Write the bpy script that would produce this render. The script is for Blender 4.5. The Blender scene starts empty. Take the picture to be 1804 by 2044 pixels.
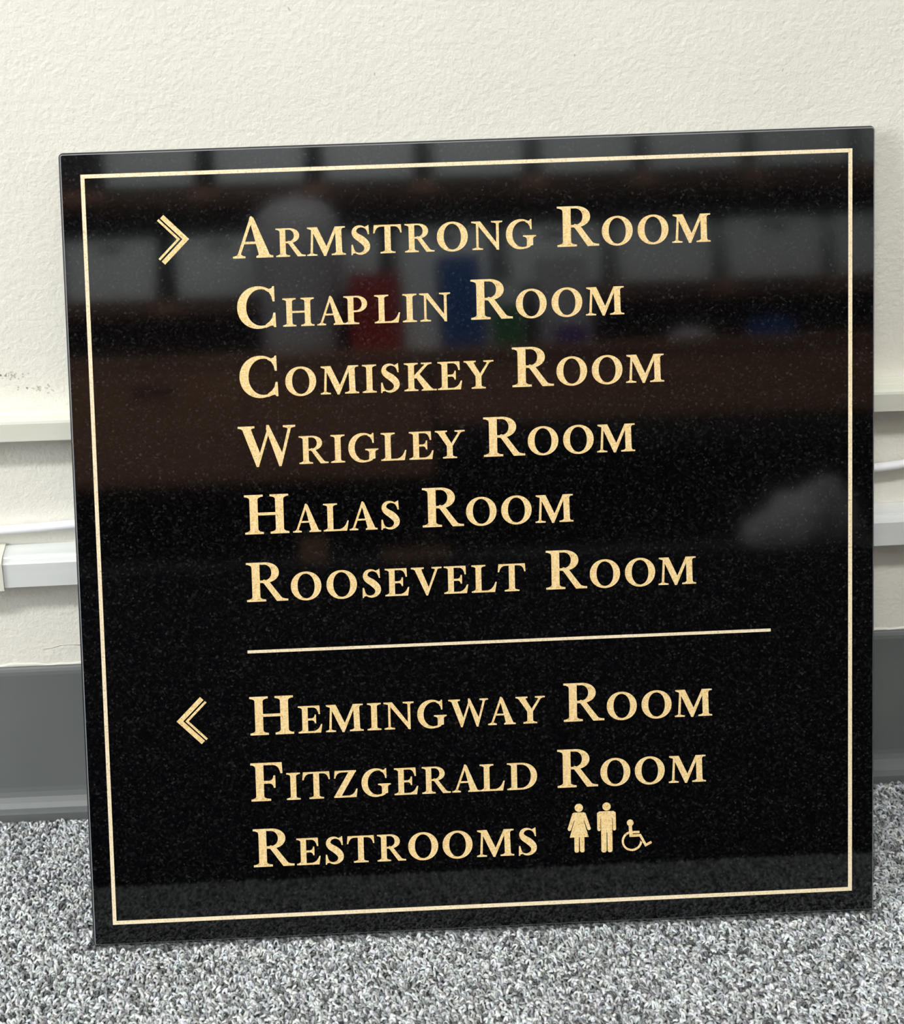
import bpy, bmesh, math, random
import numpy as np
from mathutils import Vector, Matrix, Euler
from mathutils.geometry import delaunay_2d_cdt

random.seed(7)
rng = np.random.default_rng(11)
sc = bpy.context.scene
C = sc.collection

# ------------------------------------------------------------------ camera
F_PX, PX, PY = 2400.0, 474.97, 550.59
pitch, yaw, roll = 0.3055794, 0.0204382, 0.0299066
cam_loc = Vector((-0.0533456, -0.6334861, 0.5466629))
fwd = Vector((math.sin(yaw) * math.cos(pitch), math.cos(yaw) * math.cos(pitch), -math.sin(pitch)))
r0 = Vector((math.cos(yaw), -math.sin(yaw), 0))
d0 = fwd.cross(r0)
right = math.cos(roll) * r0 + math.sin(roll) * d0
down = -math.sin(roll) * r0 + math.cos(roll) * d0
cd = bpy.data.cameras.new('camera')
cam = bpy.data.objects.new('camera', cd)
C.objects.link(cam)
cam.matrix_world = Matrix((
    (right.x, -down.x, -fwd.x, cam_loc.x),
    (right.y, -down.y, -fwd.y, cam_loc.y),
    (right.z, -down.z, -fwd.z, cam_loc.z),
    (0, 0, 0, 1)))
cd.sensor_fit = 'AUTO'
cd.sensor_width = 36.0
cd.lens = F_PX * 36.0 / 2044
cd.shift_x = (902 - PX) / 2044
cd.shift_y = (PY - 1022) / 2044
cd.clip_start = 0.01
cd.dof.use_dof = True
cd.dof.focus_distance = 0.66
cd.dof.aperture_fstop = 13.0
sc.camera = cam

# ------------------------------------------------------------------ world, lights, exposure
w = bpy.data.worlds.new('world')
sc.world = w
w.use_nodes = True
w.node_tree.nodes['Background'].inputs[0].default_value = (0.9, 0.95, 1.0, 1)
w.node_tree.nodes['Background'].inputs[1].default_value = 0.02
sc.view_settings.view_transform = 'Standard'
sc.view_settings.look = 'None'
sc.view_settings.gamma = 1
sc.view_settings.use_curve_mapping = False
sc.view_settings.exposure = 0.0

def area(name, loc, sx, sy, power, col, target=None):
    l = bpy.data.lights.new(name, 'AREA')
    l.shape = 'RECTANGLE'
    l.size, l.size_y, l.energy, l.color = sx, sy, power, col
    o = bpy.data.objects.new(name, l)
    C.objects.link(o)
    o.location = loc
    if target:
        o.rotation_euler = (Vector(target) - Vector(loc)).to_track_quat('-Z', 'Y').to_euler()
    return o
LAMPS = [(-0.60, -1.65, 2.6, 1.1, 0.34, 64, 0.0), (0.75, -2.15, 2.5, 2.0, 0.22, 88, -0.95)]   # x, y, z, width, depth, watts, tilt; second lamp added to brighten the desk wall
for lx, ly, lz, sx, sy, p, tl in LAMPS:
    o = area('ceiling_or_fill_light', (lx, ly + .045 * math.sin(tl), lz - .045 * math.cos(tl)), sx - .06, sy - .06, p, (1.0, 1.0, 0.975))
    o.rotation_euler = (tl, 0, 0)
# fill light from the left, at a window added to soften the shadows
wl = area('fill_window_light', (-2.57, -1.5, 1.35), 1.5, 1.3, 56, (0.97, 1.0, 1.0))
wl.rotation_euler = (0, -math.pi / 2, 0)

# ------------------------------------------------------------------ materials
def mat(name, base=(.8, .8, .8), rough=.5, metal=0.0, ior=1.45, spec=None):
    m = bpy.data.materials.new(name)
    m.use_nodes = True
    b = m.node_tree.nodes['Principled BSDF']
    b.inputs['Base Color'].default_value = (*base, 1)
    b.inputs['Roughness'].default_value = rough
    b.inputs['Metallic'].default_value = metal
    b.inputs['IOR'].default_value = ior
    if spec is not None:
        b.inputs['Specular IOR Level'].default_value = spec
    return m

def nd(m, t, **k):
    n = m.node_tree.nodes.new(t)
    for a, v in k.items():
        if a.startswith('i_'):
            n.inputs[a[2:].replace('_', ' ')].default_value = v
        else:
            setattr(n, a, v)
    return n

def lk(m, a, b):
    m.node_tree.links.new(a, b)

def ramp(m, fac, stops):
    r = nd(m, 'ShaderNodeValToRGB')
    e = r.color_ramp.elements
    while len(e) < len(stops):
        e.new(.5)
    for x, (p, c) in zip(e, stops):
        x.position = p
        x.color = (*c, 1)
    lk(m, fac, r.inputs['Fac'])
    return r

def noise(m, scale, detail=2, rough=.5, coord='Object', stretch=None, dist=0):
    tc = nd(m, 'ShaderNodeTexCoord')
    out = tc.outputs[coord]
    if stretch:
        mp = nd(m, 'ShaderNodeMapping')
        mp.inputs['Scale'].default_value = stretch
        lk(m, out, mp.inputs['Vector'])
        out = mp.outputs[0]
    n = nd(m, 'ShaderNodeTexNoise', i_Scale=scale, i_Detail=detail, i_Roughness=rough, i_Distortion=dist)
    lk(m, out, n.inputs['Vector'])
    return n

def bump(m, h, strength, dist):
    b = nd(m, 'ShaderNodeBump', i_Strength=strength, i_Distance=dist)
    lk(m, h, b.inputs['Height'])
    lk(m, b.outputs[0], m.node_tree.nodes['Principled BSDF'].inputs['Normal'])
    return b

def bcol(m, out):
    lk(m, out, m.node_tree.nodes['Principled BSDF'].inputs['Base Color'])

# wall paint: cream white, orange-peel roller texture
M_wall = mat('wall_paint', (.80, .785, .71), .62)
n1 = noise(M_wall, 430, 3, .55)
n2 = noise(M_wall, 190, 2, .5)
ad = nd(M_wall, 'ShaderNodeMath', operation='ADD')
lk(M_wall, n1.outputs[0], ad.inputs[0]); lk(M_wall, n2.outputs[0], ad.inputs[1])
bump(M_wall, ad.outputs[0], .55, .00074)
n3 = noise(M_wall, 7, 3, .6)
bcol(M_wall, ramp(M_wall, n3.outputs[0], [(.3, (.80, .78, .70)), (.7, (.84, .825, .755))]).outputs[0])

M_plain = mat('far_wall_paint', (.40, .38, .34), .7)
M_ceil = mat('ceiling_tile', (.82, .82, .80), .9)
M_race = mat('raceway_paint', (.79, .79, .70), .38)
nr = noise(M_race, 14, 3, .6, stretch=(1, 6, 6))
bcol(M_race, ramp(M_race, nr.outputs[0], [(.3, (.69, .695, .60)), (.7, (.75, .755, .68))]).outputs[0])
M_race2 = mat('raceway_paint_white', (.80, .82, .81), .34)
nr = noise(M_race2, 30, 3, .6, stretch=(.3, 3, 3))
bcol(M_race2, ramp(M_race2, nr.outputs[0], [(.3, (.66, .685, .68)), (.7, (.73, .75, .745))]).outputs[0])
M_cable = mat('cable_white', (.86, .87, .90), .35)
M_caulk = mat('caulk', (.72, .71, .64), .7)
M_scuff = mat('scuff', (.52, .51, .44), .9)
M_crack = mat('crack', (.60, .58, .50), .9)
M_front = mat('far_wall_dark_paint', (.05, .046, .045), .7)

M_vinyl = mat('baseboard_vinyl', (.135, .145, .145), .46)
nv = noise(M_vinyl, 60, 3, .6, stretch=(.4, 1, 1))
bump(M_vinyl, nv.outputs[0], .15, .0004)
nv2 = noise(M_vinyl, 9, 2, .5)
bcol(M_vinyl, ramp(M_vinyl, nv2.outputs[0], [(.3, (.12, .13, .13)), (.7, (.15, .16, .158))]).outputs[0])

# polished black granite
M_gran = mat('black_granite', (.006, .006, .007), .055, ior=1.5)
tcg = nd(M_gran, 'ShaderNodeTexCoord')
vg = nd(M_gran, 'ShaderNodeTexVoronoi', i_Scale=1000, i_Randomness=1.0)
wpn = nd(M_gran, 'ShaderNodeTexNoise', i_Scale=700, i_Detail=2)
mg = nd(M_gran, 'ShaderNodeMix', data_type='VECTOR', i_Factor=.0012)
lk(M_gran, tcg.outputs['Object'], wpn.inputs['Vector'])
lk(M_gran, tcg.outputs['Object'], mg.inputs[4]); lk(M_gran, wpn.outputs['Color'], mg.inputs[5])
lk(M_gran, mg.outputs[1], vg.inputs['Vector'])
sg_ = nd(M_gran, 'ShaderNodeSeparateColor')
lk(M_gran, vg.outputs['Color'], sg_.inputs[0])
bcol(M_gran, ramp(M_gran, sg_.outputs[0], [(.0, (.0006, .0006, .0010)), (.55, (.0014, .0014, .0019)), (.85, (.0045, .0045, .0050)), (.97, (.010, .010, .0105)), (1, (.020, .020, .020))]).outputs[0])
M_edge = mat('granite_sawn_edge', (.012, .013, .016), .25, ior=1.5)
M_arris = mat('granite_ground_arris', (.20, .21, .23), .45)

M_gold = mat('gold_leaf', (.80, .56, .25), .42, metal=.12)
gn = noise(M_gold, 900, 3, .65, dist=1.2)
gn2 = noise(M_gold, 160, 2, .5)
bcol(M_gold, ramp(M_gold, gn.outputs[0], [(.33, (.52, .32, .10)), (.43, (.88, .60, .25)), (.54, (.93, .70, .35)), (.66, (.96, .83, .56))]).outputs[0])
bump(M_gold, gn.outputs[0], .6, .0004)
M_goldl = mat('gold_line', (.86, .70, .43), .42, metal=.2)
gn = noise(M_goldl, 1000, 3, .65)
bcol(M_goldl, ramp(M_goldl, gn.outputs[0], [(.31, (.66, .50, .28)), (.43, (.93, .76, .49)), (.62, (.97, .87, .66))]).outputs[0])
bump(M_goldl, gn.outputs[0], .4, .0003)

M_floor = mat('carpet_backing', (.16, .165, .17), .95)
cf = noise(M_floor, 420, 2, .6)
bcol(M_floor, ramp(M_floor, cf.outputs[0], [(.38, (.03, .032, .035)), (.5, (.12, .125, .13)), (.62, (.30, .30, .31))]).outputs[0])
bump(M_floor, cf.outputs[0], 1, .002)

M_pile = mat('carpet_yarn', (.3, .3, .3), .9, spec=.2)
at = nd(M_pile, 'ShaderNodeVertexColor', layer_name='yarn')
bcol(M_pile, at.outputs[0])
pn = noise(M_pile, 2600, 2, .7)
bump(M_pile, pn.outputs[0], .5, .0003)

M_wood = mat('brown_laminate', (.115, .05, .028), .4)
wn = noise(M_wood, 9, 4, .6, stretch=(.35, 6, 6))
bcol(M_wood, ramp(M_wood, wn.outputs[0], [(.3, (.26, .13, .07)), (.7, (.40, .22, .13))]).outputs[0])
M_wood2 = mat('dark_wood', (.03, .015, .01), .5)
M_bin = mat('grey_plastic', (.70, .75, .77), .5)
M_mat = mat('added_mat_rubber', (.008, .008, .009), .95, spec=.08)
M_black = mat('black_plastic', (.012, .012, .013), .5)
M_white = mat('white_card', (.47, .47, .50), .5)
M_red = mat('red_card', (.36, .02, .015), .5)
M_blue = mat('blue_card', (.02, .10, .34), .5)
M_green = mat('green_card', (.03, .19, .05), .5)
M_purple = mat('purple_card', (.10, .04, .26), .5)
M_tan = mat('tan_card', (.42, .24, .13), .6)
M_steel = mat('steel', (.5, .5, .5), .3, metal=1)
M_diff = bpy.data.materials.new('lamp_diffuser')
M_diff.use_nodes = True
bs = M_diff.node_tree.nodes['Principled BSDF']
bs.inputs['Base Color'].default_value = (.9, .9, .9, 1)
bs.inputs['Emission Color'].default_value = (1, .985, .95, 1)
bs.inputs['Emission Strength'].default_value = 6.0

# ------------------------------------------------------------------ helpers
def link(name, me, m=None, parent=None):
    o = bpy.data.objects.new(name, me)
    C.objects.link(o)
    if m is not None and not me.materials:
        me.materials.append(m)
    if parent:
        o.parent = parent
    return o

def tag(o, label=None, cat=None, group=None, kind=None):
    if label: o['label'] = label
    if cat: o['category'] = cat
    if group: o['group'] = group
    if kind: o['kind'] = kind
    return o

def empty(name, loc, rot=(0, 0, 0)):
    o = bpy.data.objects.new(name, None)
    C.objects.link(o)
    o.location = loc
    o.rotation_euler = rot
    o.empty_display_size = .05
    return o

def me_from(name, verts, faces, smooth=False):
    me = bpy.data.meshes.new(name)
    me.from_pydata([tuple(v) for v in verts], [], faces)
    bm = bmesh.new(); bm.from_mesh(me)
    bmesh.ops.recalc_face_normals(bm, faces=bm.faces)
    bm.to_mesh(me); bm.free()
    if smooth:
        me.shade_smooth()
    return me

def box_me(name, x0, x1, y0, y1, z0, z1, bev=0.0, seg=2):
    bm = bmesh.new()
    bmesh.ops.create_cube(bm, size=1)
    bmesh.ops.scale(bm, vec=(x1 - x0, y1 - y0, z1 - z0), verts=bm.verts)
    bmesh.ops.translate(bm, vec=((x0 + x1) / 2, (y0 + y1) / 2, (z0 + z1) / 2), verts=bm.verts)
    if bev:
        bmesh.ops.bevel(bm, geom=bm.edges[:], offset=bev, segments=seg, affect='EDGES', profile=.5)
    me = bpy.data.meshes.new(name)
    bm.to_mesh(me); bm.free()
    return me

def extrude_x(name, prof, x0, x1, smooth=False):
    """prof: list of (y,z) closed outline, swept along x"""
    n = len(prof)
    v = [(x0, y, z) for y, z in prof] + [(x1, y, z) for y, z in prof]
    f = [(i, (i + 1) % n, n + (i + 1) % n, n + i) for i in range(n)]
    f += [tuple(range(n - 1, -1, -1)), tuple(range(n, 2 * n))]
    return me_from(name, v, f, smooth)

def tube_me(name, pts, r, sides=10):
    v, f = [], []
    pts = [Vector(p) for p in pts]
    for i, p in enumerate(pts):
        t = (pts[min(i + 1, len(pts) - 1)] - pts[max(i - 1, 0)]).normalized()
        a = t.cross(Vector((0, 0, 1)))
        if a.length < .1: a = t.cross(Vector((0, 1, 0)))
        a.normalize(); b = t.cross(a)
        rr = r[i] if isinstance(r, (list, tuple)) else r
        for k in range(sides):
            an = 2 * math.pi * k / sides
            v.append(p + a * rr * math.cos(an) + b * rr * math.sin(an))
    for i in range(len(pts) - 1):
        for k in range(sides):
            k2 = (k + 1) % sides
            f.append((i * sides + k, i * sides + k2, (i + 1) * sides + k2, (i + 1) * sides + k))
    f.append(tuple(range(sides - 1, -1, -1)))
    f.append(tuple(range((len(pts) - 1) * sides, len(pts) * sides)))
    return me_from(name, v, f, True)

# ------------------------------------------------------------------ setting
FZ = -0.002                 # carpet backing level (pile tips come up to about +2.5 mm)
X0, X1, Y1, H = -2.6, 2.6, -3.6, 2.6
def struct(name, me, m, label=None):
    o = link(name, me, m)
    o['kind'] = 'structure'
    if label: o['label'] = label
    return o
wall_back = struct('wall_back', box_me('wall_back', X0, X1, 0, .1, FZ, H), M_wall, 'cream white wall with orange-peel paint behind the black sign')
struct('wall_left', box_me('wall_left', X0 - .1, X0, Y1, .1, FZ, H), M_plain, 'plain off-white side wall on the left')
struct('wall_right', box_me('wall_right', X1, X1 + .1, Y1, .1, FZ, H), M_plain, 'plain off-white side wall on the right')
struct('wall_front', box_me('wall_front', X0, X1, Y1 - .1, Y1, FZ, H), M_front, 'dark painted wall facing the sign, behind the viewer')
M_fill_pane = bpy.data.materials.new('fill_light_pane')  # glowing pane of the added fill window
M_fill_pane.use_nodes = True
pb = M_fill_pane.node_tree.nodes['Principled BSDF']
pb.inputs['Base Color'].default_value = (.8, .85, .9, 1)
pb.inputs['Emission Color'].default_value = (.92, .97, 1, 1)
pb.inputs['Emission Strength'].default_value = 2.2
fill_win = empty('fill_window_1', (X0, -1.5, 1.35))  # unseen window, added as a source of side fill
fill_win['kind'] = 'structure'; fill_win['label'] = 'unseen glowing window added in the left wall for fill light'
link('fill_window_pane', box_me('fill_window_pane', .002, .006, -.75, .75, -.65, .65), M_fill_pane, fill_win)
for a_ in (-.78, 0, .78):
    link('fill_window_frame', box_me('fill_window_frame', .001, .022, a_ - .03 if a_ else -.015, a_ + .03 if a_ else .015, -.71, .71, .002), M_ceil, fill_win)
for a_ in (-.68, .68):
    link('fill_window_frame', box_me('fill_window_frame', .0065, .026, -.81, .81, a_ - .03, a_ + .03, .002), M_ceil, fill_win)
struct('floor', box_me('floor', X0 - .1, X1 + .1, Y1 - .1, .1, FZ - .05, FZ), M_floor, 'floor under grey loop pile carpet')
struct('ceiling', box_me('ceiling', X0 - .1, X1 + .1, Y1 - .1, .1, H, H + .05), M_ceil, 'white ceiling')

# cove baseboard (vinyl)
prof = [(-.0002, .1016), (-.0012, .1016), (-.0022, .1009), (-.0030, .0994), (-.0034, .0972), (-.0034, .0150), (-.0038, .0118), (-.0050, .0088), (-.0072, .0063),
        (-.0098, .0042), (-.0125, .0038), (-.0140, .0034), (-.0140, FZ), (-.0002, FZ)]
bb = struct('baseboard_back', extrude_x('baseboard_back', prof, X0 + .001, X1 - .001), M_vinyl, 'grey vinyl cove baseboard along the cream wall')
# wavy line of paint and caulk on top of it
vs, fs = [], []
N = 360
for i in range(N + 1):
    x = -.5 + 1.2 * i / N
    top = .1034 + .0006 * math.sin(x * 61) + .0005 * math.sin(x * 171 + 1) + .0003 * math.sin(x * 433)
    vs += [(x, -.0001, .1012), (x, -.0009, .1020), (x, -.0008, top - .0007), (x, -.0001, top)]
for i in range(N):
    a = i * 4
    for k in range(4):
        k2 = (k + 1) % 4
        fs.append((a + k, a + k2, a + 4 + k2, a + 4 + k))
fs += [(0, 1, 2, 3), (N * 4 + 3, N * 4 + 2, N * 4 + 1, N * 4)]
struct('trim_1', me_from('caulk', vs, fs, True), M_caulk, 'thin wavy line of white caulk on top of the grey baseboard')

# small scuffs, chips and hairs in the paint (pieces of the wall)
def blob(cx, cz, w_, h_, n=9, rot=0):
    pts = []
    for k in range(n):
        a = 2 * math.pi * k / n
        r = random.uniform(.55, 1.0)
        px, pz = w_ * r * math.cos(a), h_ * r * math.sin(a)
        pts.append((cx + px * math.cos(rot) - pz * math.sin(rot), cz + px * math.sin(rot) + pz * math.cos(rot)))
    v = [(x, -.00005, z) for x, z in pts] + [(x, -.0002, z) for x, z in pts]
    f = [tuple(range(n)), tuple(range(2 * n - 1, n - 1, -1))] + [(i, (i + 1) % n, n + (i + 1) % n, n + i) for i in range(n)]
    return v, f
for (cx, cz, w_, h_, r_) in [
        (-.0100, .4905, .0004, .0016, .5), (.0345, .4555, .0003, .0013, .0), (.1400, .4620, .0003, .0009, .3), (.2520, .4505, .0003, .0012, -.2),
        ] + [(random.gauss(-.1715, .0055), random.gauss(.2925, .0016), random.uniform(.0002, .0007), random.uniform(.0002, .0007), random.uniform(0, 3)) for _ in range(34)
        ] + [(random.gauss(-.1555, .0050), random.gauss(.2845, .0012), random.uniform(.0002, .0007), random.uniform(.0002, .0006), random.uniform(0, 3)) for _ in range(26)]:
    v, f = blob(cx, cz, w_, h_, rot=r_)
    link('scuff_mark', me_from('scuff_mark', v, f), M_scuff, wall_back)
# run of cracked paint just above the baseboard, left of the sign
link('paint_crack', tube_me('paint_crack', [(-.1665, -.0002, .1135), (-.160, -.0002, .1140), (-.155, -.0002, .1155), (-.149, -.0002, .1157), (-.143, -.0002, .1150)], .00022, 6), M_crack, wall_back)

# ------------------------------------------------------------------ raceways and cable on the wall
ra = tag(empty('cable_raceway', (.075, 0, .2585)), 'cream painted upper cable raceway running along the wall behind the sign', 'raceway', 'surface raceways on the wall')
ra.rotation_euler = (0, .0044, 0)
rp = [(-.0002, 0), (-.0165, 0), (-.0165, .0104), (-.0160, .0118), (-.0146, .0127), (-.0105, .0131), (-.0092, .0133), (-.0086, .0140), (-.0070, .0142), (-.0002, .0142)]
link('raceway_cover', extrude_x('raceway_cover', rp, -2.2, 2.1), M_race, ra)
rbk = [(-.0002, -.0010), (-.0155, -.0010), (-.0155, 0.0), (-.0002, 0.0)]
link('raceway_base', extrude_x('raceway_base', rbk, -2.2, 2.1), M_race, ra)

rb = tag(empty('cable_raceway', (.08, 0, .1695)), 'white lower cable raceway with a joint sleeve, just above the grey baseboard', 'raceway', 'surface raceways on the wall')
rb.rotation_euler = (0, -.0082, 0)
rp2 = [(-.0002, 0), (-.0176, 0), (-.0176, .0150), (-.0170, .0158), (-.0150, .0163), (-.0140, .0168), (-.0132, .0176), (-.0118, .0180), (-.0002, .0182)]
link('raceway_cover', extrude_x('raceway_cover', rp2, -2.2, 2.1), M_race2, rb)
sl = [(-.0002, -.0012), (-.0190, -.0012), (-.0190, .0165), (-.0184, .0178), (-.0155, .0190), (-.0002, .0195)]
tag(link('joint_sleeve', extrude_x('joint_sleeve', sl, -.325, -.2618), M_race, rb), 'cream joint sleeve over the raceway')

cab = tube_me('cable', [(-2.2, -.006, .190), (-1.2, -.006, .191), (-.6, -.006, .1925), (-.3, -.0065, .1955), (-.185, -.007, .1990), (-.16, -.007, .2000), (-.14, -.007, .2012), (0, -.007, .2055), (.2, -.007, .2125),
                        (.30, -.007, .2160), (.33, -.007, .2172), (.35, -.0065, .2190), (.40, -.006, .2215), (.6, -.006, .226), (1.2, -.006, .235), (2.2, -.006, .24)], .0026, 12)
tag(link('cable', cab, M_cable), 'thin white cable running along the wall between the two raceways', 'cable')

# ------------------------------------------------------------------ serif alphabet (unit capital height)
T_ = .048      # serif tip thickness
def arc(cx, cy, rx, ry, a0, a1, n=20, p=2.0):
    out = []
    for i in range(n + 1):
        a = math.radians(a0 + (a1 - a0) * i / n)
        c, s = math.cos(a), math.sin(a)
        out.append((cx + rx * math.copysign(abs(c) ** (2 / p), c), cy + ry * math.copysign(abs(s) ** (2 / p), s)))
    return out
def quadb(p0, p1, p2, n=6):
    return [((1 - t) ** 2 * p0[0] + 2 * (1 - t) * t * p1[0] + t * t * p2[0], (1 - t) ** 2 * p0[1] + 2 * (1 - t) * t * p1[1] + t * t * p2[1]) for t in [i / n for i in range(n + 1)]]
def serif(y, d, xl, xr, sl, sr, h=.12, lean=0.0):
    """bracketed foot (d=1) or head (d=-1) serif; sl..sr is the stem at height h"""
    P = [(xl, y), (xr, y), (xr, y + d * T_)]
    P += quadb((xr - .01, y + d * T_), (sr + .01, y + d * (T_ + .012)), (sr, y + d * h))
    P += quadb((sl, y + d * h), (sl - .01, y + d * (T_ + .012)), (xl + .01, y + d * T_))
    P += [(xl, y + d * T_)]
    return ('+', P)
def quad(a, b, c, d): return ('+', [a, b, c, d])
def stem(x0, x1, y0=0.0, y1=1.0): return ('+', [(x0, y0), (x1, y0), (x1, y1), (x0, y1)])
def stroke(pts):
    """pts: (x, y, width) centreline with varying pen width, Catmull-Rom smoothed"""
    P = [pts[0]] + list(pts) + [pts[-1]]
    S = []
    for i in range(1, len(P) - 2):
        for j in range(8):
            t = j / 8
            S.append(tuple(.5 * (2 * P[i][k] + (P[i + 1][k] - P[i - 1][k]) * t + (2 * P[i - 1][k] - 5 * P[i][k] + 4 * P[i + 1][k] - P[i + 2][k]) * t * t
                                 + (3 * P[i][k] - P[i - 1][k] - 3 * P[i + 1][k] + P[i + 2][k]) * t ** 3) for k in range(3)))
    S.append(P[-1])
    L, R = [], []
    for i, (x, y, w_) in enumerate(S):
        a, b = S[max(i - 1, 0)], S[min(i + 1, len(S) - 1)]
        dx, dy = b[0] - a[0], b[1] - a[1]
        l = math.hypot(dx, dy) or 1
        L.append((x - dy / l * w_ / 2, y + dx / l * w_ / 2)); R.append((x + dy / l * w_ / 2, y - dx / l * w_ / 2))
    return ('+', L + R[::-1])
s = .20
G = {}
G['A'] = [quad((.10, .03), (.175, .03), (.525, .99), (.445, .99)), quad((.655, .03), (.93, .03), (.535, 1.0), (.43, .97)),
          ('+', [(.43, .97), (.455, 1.03), (.495, 1.03), (.535, .98)]), stem(.24, .70, .345, .405),
          serif(0, 1, .0, .31, .125, .20, .11), serif(0, 1, .58, 1.0, .655, .885, .12)]
G['I'] = [stem(.165, .165 + s + .01), serif(0, 1, .02, .52, .165, .165 + s + .01), serif(1, -1, .02, .52, .165, .165 + s + .01)]
G['H'] = [stem(.15, .355), stem(.795, 1.0), stem(.3, .85, .475, .545),
          serif(0, 1, .02, .49, .15, .355), serif(1, -1, .02, .49, .15, .355), serif(0, 1, .66, 1.13, .795, 1.0), serif(1, -1, .66, 1.13, .795, 1.0)]
O_out = arc(.55, .5, .545, .525, 0, 360, 48, 2.06)[:-1]
G['O'] = [('+', O_out), ('-', [(.55 + (x - .55) * .56 + (y - .5) * -.02, .5 + (y - .5) * .862) for x, y in O_out])]
def cshape():
    out = arc(.52, .5, .52, .53, 0, 360, 48, 2.05)[:-1]
    inn = arc(.60, .5, .375, .455, 0, 360, 48, 2.05)[:-1]
    return out, inn
co, ci = cshape()
G['C'] = [('+', co), ('-', ci), ('-', [(.80, .16), (1.2, .16), (1.2, .86), (.80, .86)]), ('-', [(.86, -.2), (1.2, -.2), (1.2, 1.2), (.86, 1.2)]),
          ('+', [(.74, .95), (.80, .955), (.865, .975), (.89, 1.02), (.93, 1.02), (.935, .64), (.885, .64), (.86, .76), (.80, .87), (.70, .93)]),
          ('+', [(.70, .075), (.80, .15), (.865, .24), (.895, .36), (.945, .36), (.955, .0), (.905, .0), (.875, .045), (.80, .03), (.70, -.015)])]
G['G'] = [('+', co), ('-', ci), ('-', [(.78, .30), (1.2, .30), (1.2, .86), (.78, .86)]), ('-', [(.84, -.2), (1.2, -.2), (1.2, 1.2), (.84, 1.2)]),
          ('+', [(.70, .95), (.78, .955), (.845, .98), (.86, 1.02), (.905, 1.02), (.91, .66), (.865, .66), (.84, .77), (.78, .87), (.68, .93)]),
          ('+', [(.735, .40), (.735, .055), (.955, .105), (.955, .40)]),
          ('+', [(.60, .455), (1.06, .455), (1.06, .41)] + quadb((1.05, .41), (.965, .40), (.955, .32)) + quadb((.735, .32), (.725, .40), (.61, .41)) + [(.60, .41)]),
          ('+', [(.60, -.02), (.74, .0), (.86, .055), (.80, .14), (.70, .06)])]
def bowl(x, cx, rx, y0, y1, sgn, p=2.1):
    return (sgn, [(x, y0), (cx, y0)] + arc(cx, (y0 + y1) / 2, rx, (y1 - y0) / 2, -90, 90, 22, p) + [(x, y1)])
G['R'] = [bowl(.15, .46, .365, .475, 1.0, '+'), bowl(.34, .44, .195, .535, .945, '-'), stem(.14, .34), serif(0, 1, .0, .485, .14, .34),
          ('+', [(.0, 1.0), (.0, .955), (.05, .95), (.12, .92), (.14, .86), (.30, .86), (.30, 1.0)]),
          ('+', [(.37, .50), (.44, .56), (.56, .52), (.60, .47), (.86, .115)] + quadb((.88, .09), (.93, .05), (1.04, .048), 4) + [(1.04, 0), (.755, 0), (.46, .43), (.42, .475)])]
G['P'] = [bowl(.15, .44, .39, .425, 1.0, '+'), bowl(.345, .42, .22, .485, .945, '-'), stem(.145, .35), serif(0, 1, .0, .54, .145, .35),
          ('+', [(.0, 1.0), (.0, .955), (.05, .95), (.12, .92), (.145, .86), (.30, .86), (.30, 1.0)])]
G['D'] = [bowl(.15, .50, .59, .0, 1.0, '+', 2.15), bowl(.36, .50, .365, .06, .94, '-', 2.1), stem(.155, .36), 
          ('+', [(.0, 1.0), (.0, .955), (.05, .95), (.13, .92), (.155, .86), (.30, .86), (.30, 1.0)]),
          ('+', [(.0, 0), (.0, .045), (.05, .05), (.13, .08), (.155, .14), (.30, .14), (.30, 0)])]
def e_top(x0, x1, xe, drop=.31):   # top arm with hanging wedge
    return ('+', [(x0, 1.0), (xe, 1.0), (xe + .012, 1 - drop), (xe - .04, 1 - drop)] + quadb((xe - .04, 1 - drop), (xe - .085, .945), (xe - .25, .94)) + [(x0, .94)])
def e_mid(x0, xe, y=.50):
    return ('+', [(x0, y - .035), (xe - .15, y - .035)] + quadb((xe - .15, y - .035), (xe - .06, y - .04), (xe - .045, y - .15)) + [(xe, y - .15), (xe, y + .17), (xe - .045, y + .17)] + quadb((xe - .045, y + .17), (xe - .06, y + .045), (xe - .15, y + .035)) + [(x0, y + .035)])
def e_bot(x0, xe, rise=.31, lean=.03):
    return ('+', [(x0, 0), (xe - .02, 0), (xe + lean, rise), (xe + lean - .045, rise)] + quadb((xe + lean - .045, rise), (xe - .10, .07), (xe - .30, .062)) + [(x0, .062)])
def halfserif(y, d, xl, sl, x1):
    return ('+', [(xl, y), (x1, y), (x1, y + d * .14), (sl, y + d * .14)] + quadb((sl, y + d * .14), (sl - .01, y + d * (T_ + .01)), (xl + .01, y + d * T_)) + [(xl, y + d * T_)])
G['E'] = [stem(.145, .35), e_top(.2, 0, .78), e_mid(.3, .645), e_bot(.2, .835), halfserif(0, 1, 0, .145, .3), halfserif(1, -1, 0, .145, .3)]
G['F'] = [stem(.125, .33), e_top(.2, 0, .80, .285), e_mid(.3, .625, .49), serif(0, 1, .0, .50, .125, .33), halfserif(1, -1, 0, .125, .3)]
G['L'] = [stem(.145, .35), e_bot(.2, .855, .36, .045), halfserif(0, 1, 0, .145, .3), serif(1, -1, .0, .50, .145, .35)]
G['T'] = [stem(.40, .61), serif(0, 1, .24, .77, .40, .61), stem(.06, .96, .94, 1.0),
          ('+', [(.03, 1.0), (.30, 1.0), (.30, .94)] + quadb((.28, .94), (.10, .94), (.05, .71)) + [(.0, .71)]),
          ('+', [(.98, 1.0), (.72, 1.0), (.72, .94)] + quadb((.74, .94), (.91, .94), (.955, .71)) + [(1.0, .71)])]
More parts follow.
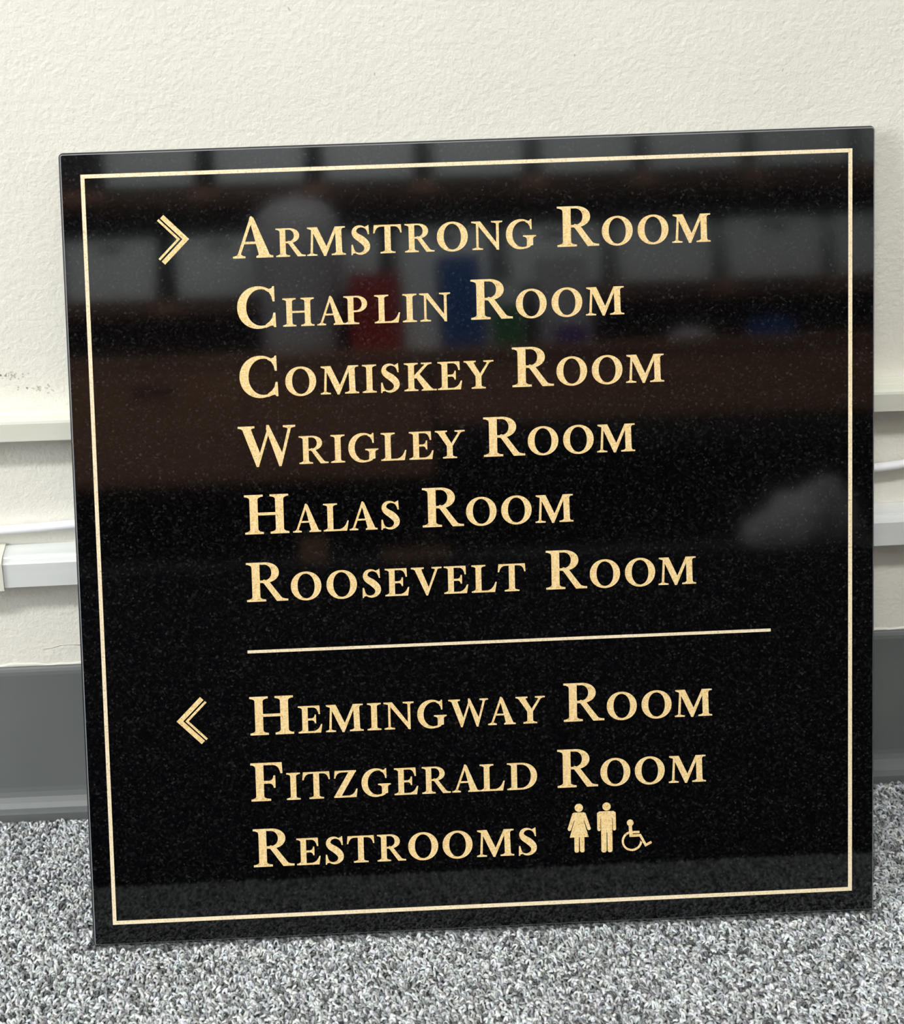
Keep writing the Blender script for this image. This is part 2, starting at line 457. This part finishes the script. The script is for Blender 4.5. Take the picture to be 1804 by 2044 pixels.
G['Z'] = [('+', [(.02, .0), (.27, .03), (.83, .98), (.58, .98), (.02, .03)]), stem(.06, .83, .94, 1.0),
          ('+', [(.06, 1.0), (.32, 1.0), (.32, .94)] + quadb((.30, .94), (.12, .93), (.075, .72)) + [(.03, .72)]), e_bot(.02, .85, .31, .02)]
G['N'] = [stem(.165, .245, .02, .98), stem(.87, .965, -.01, 1.0), ('+', [(.05, 1.0), (.31, 1.0), (.965, .12), (.965, -.02), (.91, -.02), (.15, .955)]),
          serif(0, 1, .02, .40, .165, .245, .10), serif(1, -1, .70, 1.09, .87, .965, .10), ('+', [(.0, 1.0), (.3, 1.0), (.3, .93), (.15, .92), (.0, .955)])]
G['M'] = [quad((.115, .02), (.20, .02), (.235, .96), (.165, .96)), ('+', [(.08, 1.0), (.37, 1.0), (.72, .24), (.665, -.02), (.595, -.02), (.165, .93)]),
          ('+', [(.60, -.02), (.665, -.02), (1.09, 1.0), (.99, 1.0), (.60, .12)]), quad((1.02, .0), (1.235, .0), (1.215, 1.0), (1.0, 1.0)),
          serif(0, 1, .0, .36, .12, .205, .10), serif(0, 1, .86, 1.36, 1.02, 1.232), ('+', [(.02, 1.0), (.30, 1.0), (.30, .92), (.17, .90), (.02, .955)]),
          ('+', [(1.05, 1.0), (1.35, 1.0), (1.35, .955), (1.25, .94), (1.217, .88), (1.05, .88)])]
G['S'] = [stroke([(.60, .80, .03), (.51, .92, .045), (.35, .975, .07), (.19, .92, .12), (.125, .78, .17), (.20, .645, .215), (.40, .50, .245), (.545, .345, .235), (.565, .19, .19), (.47, .065, .12), (.31, .015, .07), (.16, .07, .05), (.06, .20, .03)]),
          ('+', [(.585, .99), (.635, 1.02), (.655, .69), (.61, .69), (.565, .84), (.49, .925), (.53, .965)]),
          ('+', [(.025, .34), (.075, .34), (.115, .17), (.19, .07), (.13, .035), (.075, .03), (.06, -.025), (.015, -.025)])]
G['V'] = [('+', [(.10, .98), (.345, .98), (.645, .22), (.585, -.03), (.535, -.03)]), ('+', [(.535, -.03), (.59, -.03), (.975, .98), (.885, .98), (.60, .20)]),
          serif(1, -1, .0, .46, .125, .355, .10), serif(1, -1, .74, 1.10, .865, .945, .09)]
G['W'] = [('+', [(.09, .98), (.31, .98), (.565, .24), (.50, -.03), (.445, -.03)]), ('+', [(.445, -.03), (.50, -.03), (.80, .90), (.76, .99), (.51, .24)]),
          ('+', [(.715, 1.02), (.78, 1.02), (1.125, .24), (1.065, -.03), (1.01, -.03), (.71, .90)]), ('+', [(1.01, -.03), (1.07, -.03), (1.345, .98), (1.265, .98), (1.07, .22)]),
          serif(1, -1, .0, .42, .115, .32, .10), serif(1, -1, 1.13, 1.44, 1.245, 1.32, .09)]
G['Y'] = [stem(.415, .62, .0, .45), serif(0, 1, .27, .77, .415, .62), ('+', [(.06, .98), (.32, .98), (.60, .50), (.62, .38), (.415, .38), (.415, .44)]),
          ('+', [(.585, .40), (.62, .44), (.95, .98), (.87, .98), (.55, .50)]), serif(1, -1, .0, .43, .10, .345, .09), serif(1, -1, .70, 1.06, .83, .92, .09)]
G['K'] = [stem(.14, .35), serif(0, 1, .0, .49, .14, .35), serif(1, -1, .0, .49, .14, .35), ('+', [(.34, .47), (.40, .44), (.87, .96), (.77, .98), (.34, .54)]),
          serif(1, -1, .60, .98, .76, .86, .08), ('+', [(.40, .50), (.535, .61), (.955, .10), (1.02, .05), (1.14, .048), (1.14, 0), (.60, 0), (.62, .04), (.69, .07)])]

def glyph_mesh(name, layers, scale, depth, m):
    """union / difference of outlines, triangulated and given thickness towards -y"""
    vc, fc, sg = [], [], []
    for sgn, P in layers:
        Q = [p for i, p in enumerate(P) if math.hypot(p[0] - P[i - 1][0], p[1] - P[i - 1][1]) > 1e-5]
        if sum(Q[i - 1][0] * Q[i][1] - Q[i][0] * Q[i - 1][1] for i in range(len(Q))) < 0:
            Q = Q[::-1]
        P = Q
        b = len(vc)
        vc += [Vector((x * scale, y * scale)) for x, y in P]
        fc.append(list(range(b, b + len(P))))
        sg.append(sgn)
    vo, eo, fo, _, _, of = delaunay_2d_cdt(vc, [], fc, 1, 1e-7)
    keep = [f for f, o in zip(fo, of) if o and sg[max(o)] == '+']
    n = len(vo)
    V = [(p.x, 0, p.y) for p in vo] + [(p.x, -depth, p.y) for p in vo]
    cnt = {}
    for f in keep:
        for i in range(len(f)):
            e = (f[i], f[(i + 1) % len(f)])
            cnt[e] = cnt.get(e, 0) + 1
    faces = [tuple(i + n for i in f) for f in keep]
    faces += [tuple(reversed(f)) for f in keep]
    for (a, b) in cnt:
        if (b, a) not in cnt:
            faces.append((a, b, b + n, a + n))
    me = bpy.data.meshes.new(name)
    me.from_pydata(V, [], faces)
    bm = bmesh.new(); bm.from_mesh(me)
    bmesh.ops.delete(bm, geom=[v for v in bm.verts if not v.link_faces], context='VERTS')
    bmesh.ops.recalc_face_normals(bm, faces=bm.faces)
    bm.to_mesh(me); bm.free()
    me.materials.append(m)
    return me

# ------------------------------------------------------------------ the sign
W, HH, TH, CH = .4296, .4291, .0127, .0013
TILT = 0.23651249
sign = empty('directory_sign', (-.1315, -.1134, .003), (-TILT, 0, 0))
tag(sign, 'square polished black granite directory sign with gold lettering leaning on the wall', 'sign')
def rrect(x0, x1, z0, z1, r, n=4):
    P = []
    for cx, cz, a in ((x1 - r, z1 - r, 0), (x0 + r, z1 - r, 90), (x0 + r, z0 + r, 180), (x1 - r, z0 + r, 270)):
        P += arc(cx, cz, r, r, a, a + 90, n)
    return P
o_, m_, i_ = rrect(-CH, W + CH, -.0022, HH + CH, .0024), rrect(-.00045, W + .00045, -.0014, HH + .00045, .0013), rrect(0, W, -.0010, HH, .0010)
n = len(o_)
V = [(x, 0, z) for x, z in i_] + [(x, .00030, z) for x, z in m_] + [(x, .0014, z) for x, z in o_] + [(x, TH, z) for x, z in o_]
Fc = [tuple(range(n)), tuple(range(4 * n - 1, 3 * n - 1, -1))]
for k in range(3):
    Fc += [(k * n + i, k * n + (i + 1) % n, (k + 1) * n + (i + 1) % n, (k + 1) * n + i) for i in range(n)]
me = me_from('stone_slab', V, Fc)
me.materials.append(M_gran); me.materials.append(M_edge); me.materials.append(M_arris)
for p in me.polygons:
    p.material_index = 0 if p.normal.y < -.97 else (2 if max(me.vertices[i].co.y for i in p.vertices) < .0004 else 1)
link('stone_slab', me, None, sign)

DEP = .00025
def flat(name, pts, m=M_gold, label=None, holes=()):
    layers = [('+', pts)] + [('-', h) for h in holes]
    o = link(name, glyph_mesh(name, layers, .001, DEP, m), None, sign)
    o.location = (0, .00003, 0)
    if label: o['label'] = label
    return o
a0, a1, b0, b1, t = 9.9, 418.1, 9.9, 418.8, 2.05
flat('border_line', [(a0, b1), (a1, b1), (a1 - t, b1 - t), (a0 + t, b1 - t)], M_goldl)
flat('border_line', [(a0, b0), (a1, b0), (a1 - t, b0 + t), (a0 + t, b0 + t)], M_goldl)
flat('border_line', [(a0, b0), (a0 + t, b0 + t), (a0 + t, b1 - t), (a0, b1)], M_goldl)
flat('border_line', [(a1, b0), (a1 - t, b0 + t), (a1 - t, b1 - t), (a1, b1)], M_goldl)
flat('divider_line', [(88.6, 158.6), (373.4, 158.6), (373.4, 160.2), (88.6, 160.2)], M_goldl)
def chevron(tipx, y, arm, w_, dirn):
    h = arm
    k = w_ * .72
    return [(tipx, y), (tipx - dirn * h, y + h), (tipx - dirn * h - dirn * k, y + h - k), (tipx - dirn * w_ * 1.44, y), (tipx - dirn * h - dirn * k, y - h + k), (tipx - dirn * h, y - h)]
flat('arrow_outer_chevron', chevron(65.5, 383.2, 13.1, 2.45, 1), label='wider outer stroke of the right-pointing arrow')
flat('arrow_inner_line', chevron(60.75, 383.3, 10.9, 1.20, 1), label='thin inner stroke of the right-pointing arrow')
flat('arrow_outer_chevron', chevron(49.0, 122.5, 13.1, 2.45, -1), label='wider outer stroke of the left-pointing arrow')
flat('arrow_inner_line', chevron(53.75, 122.4, 10.9, 1.20, -1), label='thin inner stroke of the left-pointing arrow')

CAP, SML = 21.35, 15.05
LINES = [
 ('ARMSTRONG ROOM', 372.0, [88.17, 111.05, 127.41, 150.56, 162.56, 179.22, 196.16, 214.63, 232.94, 260.24, 283.95, 303.06, 321.6]),
 ('CHAPLIN ROOM', 334.95, [89.44, 113.16, 131.6, 145.84, 162.2, 176.82, 186.11, 213.55, 237.45, 256.5, 274.93]),
 ('COMISKEY ROOM', 297.97, [89.42, 113.61, 132.38, 154.41, 164.34, 177.09, 194.94, 208.98, 234.88, 258.55, 277.54, 295.99]),
 ('WRIGLEY ROOM', 260.92, [87.47, 119.83, 136.51, 146.2, 163.69, 178.77, 192.77, 218.8, 242.49, 261.54, 279.91]),
 ('HALAS ROOM', 223.82, [89.15, 115.31, 131.73, 145.66, 162.52, 185.06, 208.49, 227.45, 246.0]),
 ('ROOSEVELT ROOM', 186.9, [89.31, 113.06, 132.26, 151.44, 163.93, 178.08, 195.82, 210.76, 224.97, 251.15, 274.85, 293.97, 312.27]),
 ('HEMINGWAY ROOM', 113.0, [88.2, 114.76, 129.72, 152.0, 161.25, 179.56, 196.59, 218.09, 233.33, 259.51, 283.09, 302.18, 320.5]),
 ('FITZGERALD ROOM', 76.0, [87.96, 106.94, 115.93, 132.81, 148.17, 166.06, 181.26, 197.71, 212.94, 227.87, 255.55, 279.08, 298.05, 316.77]),
 ('RESTROOMS', 38.9, [88.04, 111.62, 127.14, 139.2, 155.81, 172.72, 191.59, 210.49, 233.27])]
GM = {}
for text, base, xs in LINES:
    k = 0
    start = True
    for ch in text:
        if ch == ' ':
            start = True
            continue
        size = CAP if start else SML
        key = (ch, start)
        if key not in GM:
            GM[key] = glyph_mesh('letter', G[ch], size * .001, DEP, M_gold)
        o = bpy.data.objects.new('letter', GM[key])
        C.objects.link(o)
        o.parent = sign
        o.location = (xs[k] * .001, .00003, base * .001)
        o['label'] = 'gold %s letter %s' % ('large capital' if start else 'small capital', ch)
        start = False
        k += 1

# restroom pictograms (millimetres on the sign face)
flat('pictogram_head', arc(266.95, 64.2, 2.28, 2.28, 0, 360, 28)[:-1], label='round head of the woman pictogram')
flat('pictogram_woman', [(264.3, 61.5), (269.7, 61.5), (270.6, 61.0), (273.35, 52.4), (273.1, 51.6), (272.2, 51.3), (271.5, 51.8), (269.75, 57.2), (269.45, 57.1), (272.1, 47.5), (269.75, 47.5),
     (269.75, 39.6), (269.2, 38.9), (267.9, 38.9), (267.3, 39.6), (267.2, 47.5), (266.75, 47.5), (266.65, 39.6), (266.1, 38.9), (264.8, 38.9), (264.25, 39.6), (264.25, 47.5), (261.75, 47.5),
     (264.5, 57.1), (264.2, 57.2), (262.4, 51.8), (261.7, 51.3), (260.9, 51.6), (260.65, 52.4), (263.4, 61.0)], label='woman in a skirt pictogram')
flat('pictogram_head', arc(282.25, 64.2, 2.28, 2.28, 0, 360, 28)[:-1], label='round head of the man pictogram')
flat('pictogram_man', [(278.3, 61.55), (286.0, 61.55), (287.2, 60.7), (287.3, 51.2), (286.7, 50.5), (285.8, 50.6), (285.55, 51.2), (285.55, 57.6), (285.2, 57.6), (285.2, 39.1), (284.5, 38.3), (283.1, 38.3), (282.5, 39.1),
     (282.45, 49.6), (282.0, 49.6), (281.95, 39.1), (281.3, 38.3), (279.8, 38.3), (279.1, 39.1), (279.1, 57.6), (278.75, 57.6), (278.75, 51.2), (278.5, 50.6), (277.6, 50.5), (277.0, 51.2), (276.95, 60.7)], label='man pictogram')
wc = [('+', arc(295.2, 54.4, 1.85, 1.85, 0, 360, 24)[:-1]),
      ('+', arc(296.05, 44.0, 5.65, 5.65, 0, 360, 48)[:-1]), ('-', arc(296.05, 44.0, 4.55, 4.55, 0, 360, 48)[:-1]),
      ('-', [(295.6, 44.6), (302.5, 44.6), (302.5, 51), (295.6, 51)]), ('-', [(300.9, 43.4), (303, 43.4), (303, 46), (300.0, 46)]),
      ('+', [(294.2, 54.0), (296.0, 53.4), (296.3, 49.6), (300.2, 49.6), (300.2, 48.4), (296.4, 48.4), (296.45, 47.8), (301.0, 47.8), (303.95, 42.2), (306.6, 43.5), (307.1, 42.4), (303.3, 40.5), (300.2, 46.4), (294.7, 46.4)])]
o = link('pictogram_wheelchair', glyph_mesh('pictogram_wheelchair', wc, .001, DEP, M_gold), None, sign)
o.location = (0, .00003, 0)
o['label'] = 'small wheelchair user pictogram'

# ------------------------------------------------------------------ carpet: every yarn loop is geometry (one object of stuff)
def carpet():
    sp = .00205
    xs = np.arange(-.33, .50, sp); ys = np.arange(-.212, -.0150, sp)
    gx, gy = np.meshgrid(xs, ys)
    gx = gx.ravel() + rng.uniform(-.0009, .0009, gx.size); gy = gy.ravel() + rng.uniform(-.0009, .0009, gy.size)
    inside = (gx > -.1352) & (gx < .3018) & (gy > -.1158) & (gy < -.0965)
    keep = (~inside) & (gy < -.0168)
    gx, gy = gx[keep], gy[keep]
    nL = gx.size
    NS, SD = 5, 4
    yawa = rng.uniform(0, 2 * np.pi, nL); half = rng.uniform(.0007, .0015, nL); hh = rng.uniform(.0012, .0025, nL) * np.clip((-gy - .0155) / .012 + .7, .7, 1)
    rad = rng.uniform(.00058, .00085, nL); bend = rng.uniform(-.0018, .0018, nL); lean = rng.normal(0, .0006, (nL, 2))
    dx, dy = np.cos(yawa), np.sin(yawa)
    V = np.zeros((nL, NS + 1, SD, 3))
    for i in range(NS + 1):
        a = np.pi * i / NS
        ca, sa = np.cos(a), np.sin(a)
        cx = gx + dx * half * ca + (-dy) * bend * (sa ** 2) + lean[:, 0] * sa
        cy = gy + dy * half * ca + dx * bend * (sa ** 2) + lean[:, 1] * sa
        cz = FZ + .0003 + hh * sa ** .8
        # tangent approx (-sin a * d, cos a * z)
        tx, ty, tz = -sa * dx * half, -sa * dy * half, ca * hh
        tl = np.sqrt(tx ** 2 + ty ** 2 + tz ** 2); tx, ty, tz = tx / tl, ty / tl, tz / tl
        nx, ny = -dy, dx                      # side vector
        bx, by, bz = ny * tz, -nx * tz, nx * ty - ny * tx
        for k in range(SD):
            an = 2 * np.pi * (k + .5) / SD
            c, s_ = np.cos(an) * 1.15, np.sin(an)
            V[:, i, k, 0] = cx + rad * (c * nx + s_ * bx)
            V[:, i, k, 1] = cy + rad * (c * ny + s_ * by)
            V[:, i, k, 2] = np.maximum(cz + rad * (s_ * bz), FZ + .0001)
    # flatten the pile where the stone stands
    P = V.reshape(-1, 3)
    fp = []
    for i in range(NS):
        for k in range(SD):
            k2 = (k + 1) % SD
            fp.append((i * SD + k, i * SD + k2, (i + 1) * SD + k2, (i + 1) * SD + k))
    fp = np.array(fp)
    F = (fp[None] + (np.arange(nL) * (NS + 1) * SD)[:, None, None]).reshape(-1, 4)
    me = bpy.data.meshes.new('carpet_pile')
    me.vertices.add(len(P)); me.vertices.foreach_set('co', P.ravel())
    me.loops.add(F.size); me.loops.foreach_set('vertex_index', F.ravel().astype(np.int32))
    me.polygons.add(len(F)); me.polygons.foreach_set('loop_start', (np.arange(len(F)) * 4).astype(np.int32))
    me.update(calc_edges=True)
    me.polygons.foreach_set('use_smooth', np.ones(len(F), bool))
    kind = rng.random(nL)
    val = np.where(kind < .10, rng.uniform(.09, .17, nL), np.where(kind < .38, rng.uniform(.22, .36, nL), rng.uniform(.40, .74, nL)))
    tint = np.stack([val * rng.uniform(.92, 1.01, nL), val * rng.uniform(.98, 1.03, nL), val * rng.uniform(.97, 1.09, nL), np.ones(nL)], 1)
    col = me.color_attributes.new('yarn', 'FLOAT_COLOR', 'POINT')
    col.data.foreach_set('color', np.repeat(tint, (NS + 1) * SD, axis=0).astype(np.float32).ravel())
    me.validate()
    return me
cp = link('carpet', carpet(), M_pile)
tag(cp, 'mottled grey loop pile carpet on the floor in front of the wall', 'carpet', kind='stuff')

# ------------------------------------------------------------------ ceiling lamp, and a wall washer added to light the mirrored furniture
for idx, (lx, ly, lz, sx, sy, p, tl) in enumerate(LAMPS):
    t_ = tag(empty('ceiling_or_fill_lamp', (lx, ly, lz), (tl, 0, 0)), ['long narrow fluorescent ceiling light above the middle of the room', 'unseen tilted wall washer added to brighten the brown desk and shelves'][idx], 'lamp')
    if idx:
        for hx in (-.8, .8):
            link('hanger', tube_me('hanger', [(hx, 0, -.002), (hx, .098 * math.sin(tl) * -1, .098 * math.cos(tl))], .006, 8), M_ceil, t_)
    m = me_from('f', [(-sx / 2, -sy / 2, 0), (sx / 2, -sy / 2, 0), (sx / 2, sy / 2, 0), (-sx / 2, sy / 2, 0), (-sx / 2, -sy / 2, -.035), (sx / 2, -sy / 2, -.035), (sx / 2, sy / 2, -.035), (-sx / 2, sy / 2, -.035),
                      (-sx / 2 + .02, -sy / 2 + .02, -.035), (sx / 2 - .02, -sy / 2 + .02, -.035), (sx / 2 - .02, sy / 2 - .02, -.035), (-sx / 2 + .02, sy / 2 - .02, -.035),
                      (-sx / 2 + .02, -sy / 2 + .02, -.001), (sx / 2 - .02, -sy / 2 + .02, -.001), (sx / 2 - .02, sy / 2 - .02, -.001), (-sx / 2 + .02, sy / 2 - .02, -.001)],
                [(0, 1, 5, 4), (1, 2, 6, 5), (2, 3, 7, 6), (3, 0, 4, 7), (4, 5, 9, 8), (5, 6, 10, 9), (6, 7, 11, 10), (7, 4, 8, 11), (8, 9, 13, 12), (9, 10, 14, 13), (10, 11, 15, 14), (11, 8, 12, 15), (0, 3, 2, 1), (12, 13, 14, 15)])
    link('lamp_frame', m, M_ceil, t_)
    link('lamp_diffuser', box_me('d', -sx / 2 + .021, sx / 2 - .021, -sy / 2 + .021, sy / 2 - .021, -.030, -.026), M_diff, t_)

# ------------------------------------------------------------------ furniture across the room, seen as reflections in the stone
cr = tag(empty('desk', (0, -3.0, FZ)), 'long low brown wooden desk across the room, mirrored as a brown band in the stone', 'desk')
link('worktop', box_me('worktop', -1.1, 2.1, -.40, 0, .59, .62, .004), M_wood, cr)
link('front_panel', box_me('front_panel', .60, 2.08, -.03, -.01, .39, .589, .002), M_wood, cr)
for k in range(3):
    d_ = link('drawer_front', box_me('drawer_front', -1.08 + k * .555, -.53 + k * .555, -.025, -.006, .24, .585, .003), M_wood, cr)
    link('handle', box_me('handle', -.87 + k * .555, -.74 + k * .555, -.0059, .006, .52, .53, .002), M_black, d_)
for lx in (-1.06, .57, 2.06):
    for ly in (-.36, -.06):
        link('leg', box_me('leg', lx - .02, lx + .02, ly - .02, ly + .02, 0, .589, .002), M_wood2, cr)

def shelf(z, label):
    t_ = tag(empty('wall_shelf', (.6, -3.45, FZ + z)), label, 'shelf')
    link('shelf_board', box_me('shelf_board', -1.6, 1.75, -.149, .07, -.045, 0, .002), M_wood, t_)
    link('wall_cleat', box_me('wall_cleat', -1.5, 1.65, -.149, -.130, -.09, -.0455, .001), M_wood2, t_)
shelf(.85, 'lower brown wooden shelf on the far wall, under the first row of grey bins')
shelf(1.235, 'upper brown wooden shelf on the far wall, mirrored along the top of the stone')
def storage_bin(wd, ht):
    vs, fs = [], []
    th = .004
    def ring(w2, d2, z): return [(-w2, -d2, z), (w2, -d2, z), (w2, d2, z), (-w2, d2, z)]
    w2, d2 = wd / 2, .12
    vs = ring(w2 * .92, d2 * .94, 0) + ring(w2 * .98, d2 * .98, ht - .012) + ring(w2, d2, ht - .012) + ring(w2, d2, ht) + ring(w2 - th, d2 - th, ht) + ring(w2 * .92 - th, d2 * .94 - th, th)
    for k in range(5):
        for i in range(4):
            j = (i + 1) % 4
            fs.append((k * 4 + i, k * 4 + j, k * 4 + 4 + j, k * 4 + 4 + i))
    fs += [(3, 2, 1, 0), (20, 21, 22, 23)]
    return me_from('bin_body', vs, fs)
b1m, b1h = storage_bin(.315, .20), box_me('bin_handle', -.04, .04, .1205, .127, .165, .175, .002)
ORD = ['first', 'second', 'third', 'fourth', 'fifth', 'sixth', 'seventh', 'eighth']
for row, (z, x0) in enumerate(((.85, -.40), (1.235, -.26))):
    for k in range(8):
        b = empty('storage_bin', (x0 + k * .3715, -3.45, FZ + z + .0005))
        tag(b, 'grey plastic storage bin, %s from the left on the %s brown shelf' % (ORD[k], ['lower', 'upper'][row]), 'bin', 'grey bins on the far shelves')
        link('bin_body', b1m, M_bin, b)
        link('bin_handle', b1h, M_black, b)

def carton(name, x, y, z, wd, dp, ht, m, label, cat='box'):
    t_ = tag(empty(name, (x, y, z)), label, cat)
    link('box_body', box_me('b', -wd / 2, wd / 2, -dp / 2, dp / 2, 0, ht, .003), m, t_)
    link('box_lid', box_me('l', -wd / 2 - .0015, wd / 2 + .0015, -dp / 2 - .0015, dp / 2 + .0015, ht + .0002, ht + .012, .002), m, t_)
    return t_
DZ = FZ + .6205
carton('carton', .445, -3.14, DZ, .155, .08, .24, M_red, 'red upright box on the desk, mirrored behind the word CHAPLIN')
carton('carton', .715, -3.14, DZ, .125, .08, .285, M_blue, 'blue upright box on the desk, mirrored below the letters ONG')
carton('carton', .852, -3.10, DZ, .08, .05, .12, M_green, 'small green box on the desk, mirrored behind the second word ROOM')
carton('carton', 1.045, -3.16, DZ, .15, .08, .275, M_white, 'white upright box on the desk, mirrored right of the green one')
carton('carton', 1.031, -3.06, DZ, .095, .04, .045, M_purple, 'small flat purple box in front of the white box on the desk')
carton('carton', .5875, -3.16, DZ, .11, .08, .26, M_bin, 'grey box standing between the red and blue boxes on the desk')
carton('carton', 1.685, -3.12, DZ, .12, .06, .05, M_blue, 'small low blue box near the right end of the desk')
carton('carton', .865, -3.24, DZ, .13, .08, .21, M_bin, 'grey box on the desk behind the small green one')
# white rounded jug
jug = tag(empty('jug', (.215, -3.20, DZ)), 'large white round-shouldered plastic jug on the desk, mirrored below the word ARMSTRONG', 'jug')
pr = [(.0, .0), (.105, .0), (.115, .01), (.118, .05), (.122, .18), (.140, .28), (.146, .36), (.142, .42), (.125, .47), (.085, .505), (.04, .515), (.0, .515)]
vs, fs, S_ = [], [], 32
for r_, z_ in pr[1:-1]:
    vs += [(r_ * math.cos(2 * math.pi * k / S_), r_ * .7 * math.sin(2 * math.pi * k / S_), z_) for k in range(S_)]
for i in range(len(pr) - 3):
    fs += [(i * S_ + k, i * S_ + (k + 1) % S_, (i + 1) * S_ + (k + 1) % S_, (i + 1) * S_ + k) for k in range(S_)]
fs += [tuple(range(S_ - 1, -1, -1)), tuple(range((len(pr) - 3) * S_, (len(pr) - 2) * S_))]
link('jug_body', me_from('jug_body', vs, fs, True), M_white, jug)
link('cap', tube_me('cap', [(0, 0, .5152), (0, 0, .53)], .022, 20), M_white, jug)
# crumpled cloth on the desk and crumpled bag on the floor
def crumple(name, loc, sx, sy, sz, skew, label, cat):
    bm = bmesh.new()
    bmesh.ops.create_icosphere(bm, subdivisions=4, radius=1)
    for v in bm.verts:
        c = v.co.copy()
        k = 1 + .10 * math.sin(c.x * 7) * math.cos(c.y * 5 + c.z * 4) + .05 * math.sin(c.z * 17 + c.x * 11)
        z = max(c.z * k, -.35)
        v.co = Vector(((c.x * k) * sx, c.y * k * sy, (z + .35) * sz * (1 + skew * c.x)))
    me = bpy.data.meshes.new(name); bm.to_mesh(me); bm.free(); me.shade_smooth()
    o = link(name, me, M_white)
    o.location = loc
    tag(o, label, cat)
crumple('plastic_bag', (1.57, -2.86, FZ + .0065), .17, .08, .115, .55, 'crumpled white plastic bag on the added mat in front of the desk, mirrored at the right', 'bag')
crumple('cloth', (1.42, -3.10, DZ), .07, .04, .03, 0, 'small white crumpled cloth on the desk, mirrored right of COMISKEY ROOM', 'cloth')

# unseen dark ribbed mat, added to blacken the reflection in the lower stone
mt = tag(empty('added_floor_mat', (.25, -1.583, FZ)), 'unseen charcoal ribbed mat added before the sign to darken its reflection', 'mat')
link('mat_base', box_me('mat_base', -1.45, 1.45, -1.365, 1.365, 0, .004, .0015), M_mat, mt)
rv, rf_ = [], []
for k in range(95):
    x = -1.41 + k * .03
    b = len(rv)
    rv += [(x - .006, -1.34, .0041), (x + .006, -1.34, .0041), (x + .006, 1.34, .0041), (x - .006, 1.34, .0041), (x - .003, -1.34, .0062), (x + .003, -1.34, .0062), (x + .003, 1.34, .0062), (x - .003, 1.34, .0062)]
    rf_ += [(b, b + 1, b + 5, b + 4), (b + 1, b + 2, b + 6, b + 5), (b + 2, b + 3, b + 7, b + 6), (b + 3, b, b + 4, b + 7), (b + 4, b + 5, b + 6, b + 7), (b + 3, b + 2, b + 1, b)]
rb_ = link('ribs', me_from('ribs', rv, rf_), M_mat, mt)
rb_['kind'] = 'stuff'

# low black crate added out of view to deepen the shade right of the sign
ct = tag(empty('shade_crate', (.555, -.080, FZ)), 'low black plastic crate added out of view to deepen the shade right of the sign', 'shade_crate')
def open_box(wd, dp, ht, th):
    vs, fs = [], []
    for w2, d2, z in ((wd / 2 - .008, dp / 2 - .008, 0), (wd / 2, dp / 2, ht), (wd / 2 - th, dp / 2 - th, ht), (wd / 2 - .008 - th, dp / 2 - .008 - th, th)):
        vs += [(-w2, -d2, z), (w2, -d2, z), (w2, d2, z), (-w2, d2, z)]
    for k in range(3):
        for i in range(4):
            j = (i + 1) % 4
            fs.append((k * 4 + i, k * 4 + j, k * 4 + 4 + j, k * 4 + 4 + i))
    fs += [(3, 2, 1, 0), (12, 13, 14, 15)]
    return me_from('shade_crate_body', vs, fs)
link('shade_crate_body', open_box(.33, .11, .16, .004), M_black, ct)
for sx_ in (-1, 1):
    link('rim', box_me('rim', -.168, .168, sx_ * .0565 - .003, sx_ * .0565 + .003, .148, .164, .002), M_black, ct)

for x_, wd_, ht_, lab in ((.205, .075, .075, 'short tan wooden block on the floor under the desk, mirrored above the word ROOSEVELT'), (.50, .20, .030, 'long flat tan wooden block under the desk, mirrored above the letters VELT')):
    o = link('wooden_block', box_me('wooden_block', -wd_ / 2, wd_ / 2, -.009, .009, 0, ht_, .002), M_tan)
    o.location = (x_, -2.972, FZ + .0005)
    tag(o, lab, 'block')
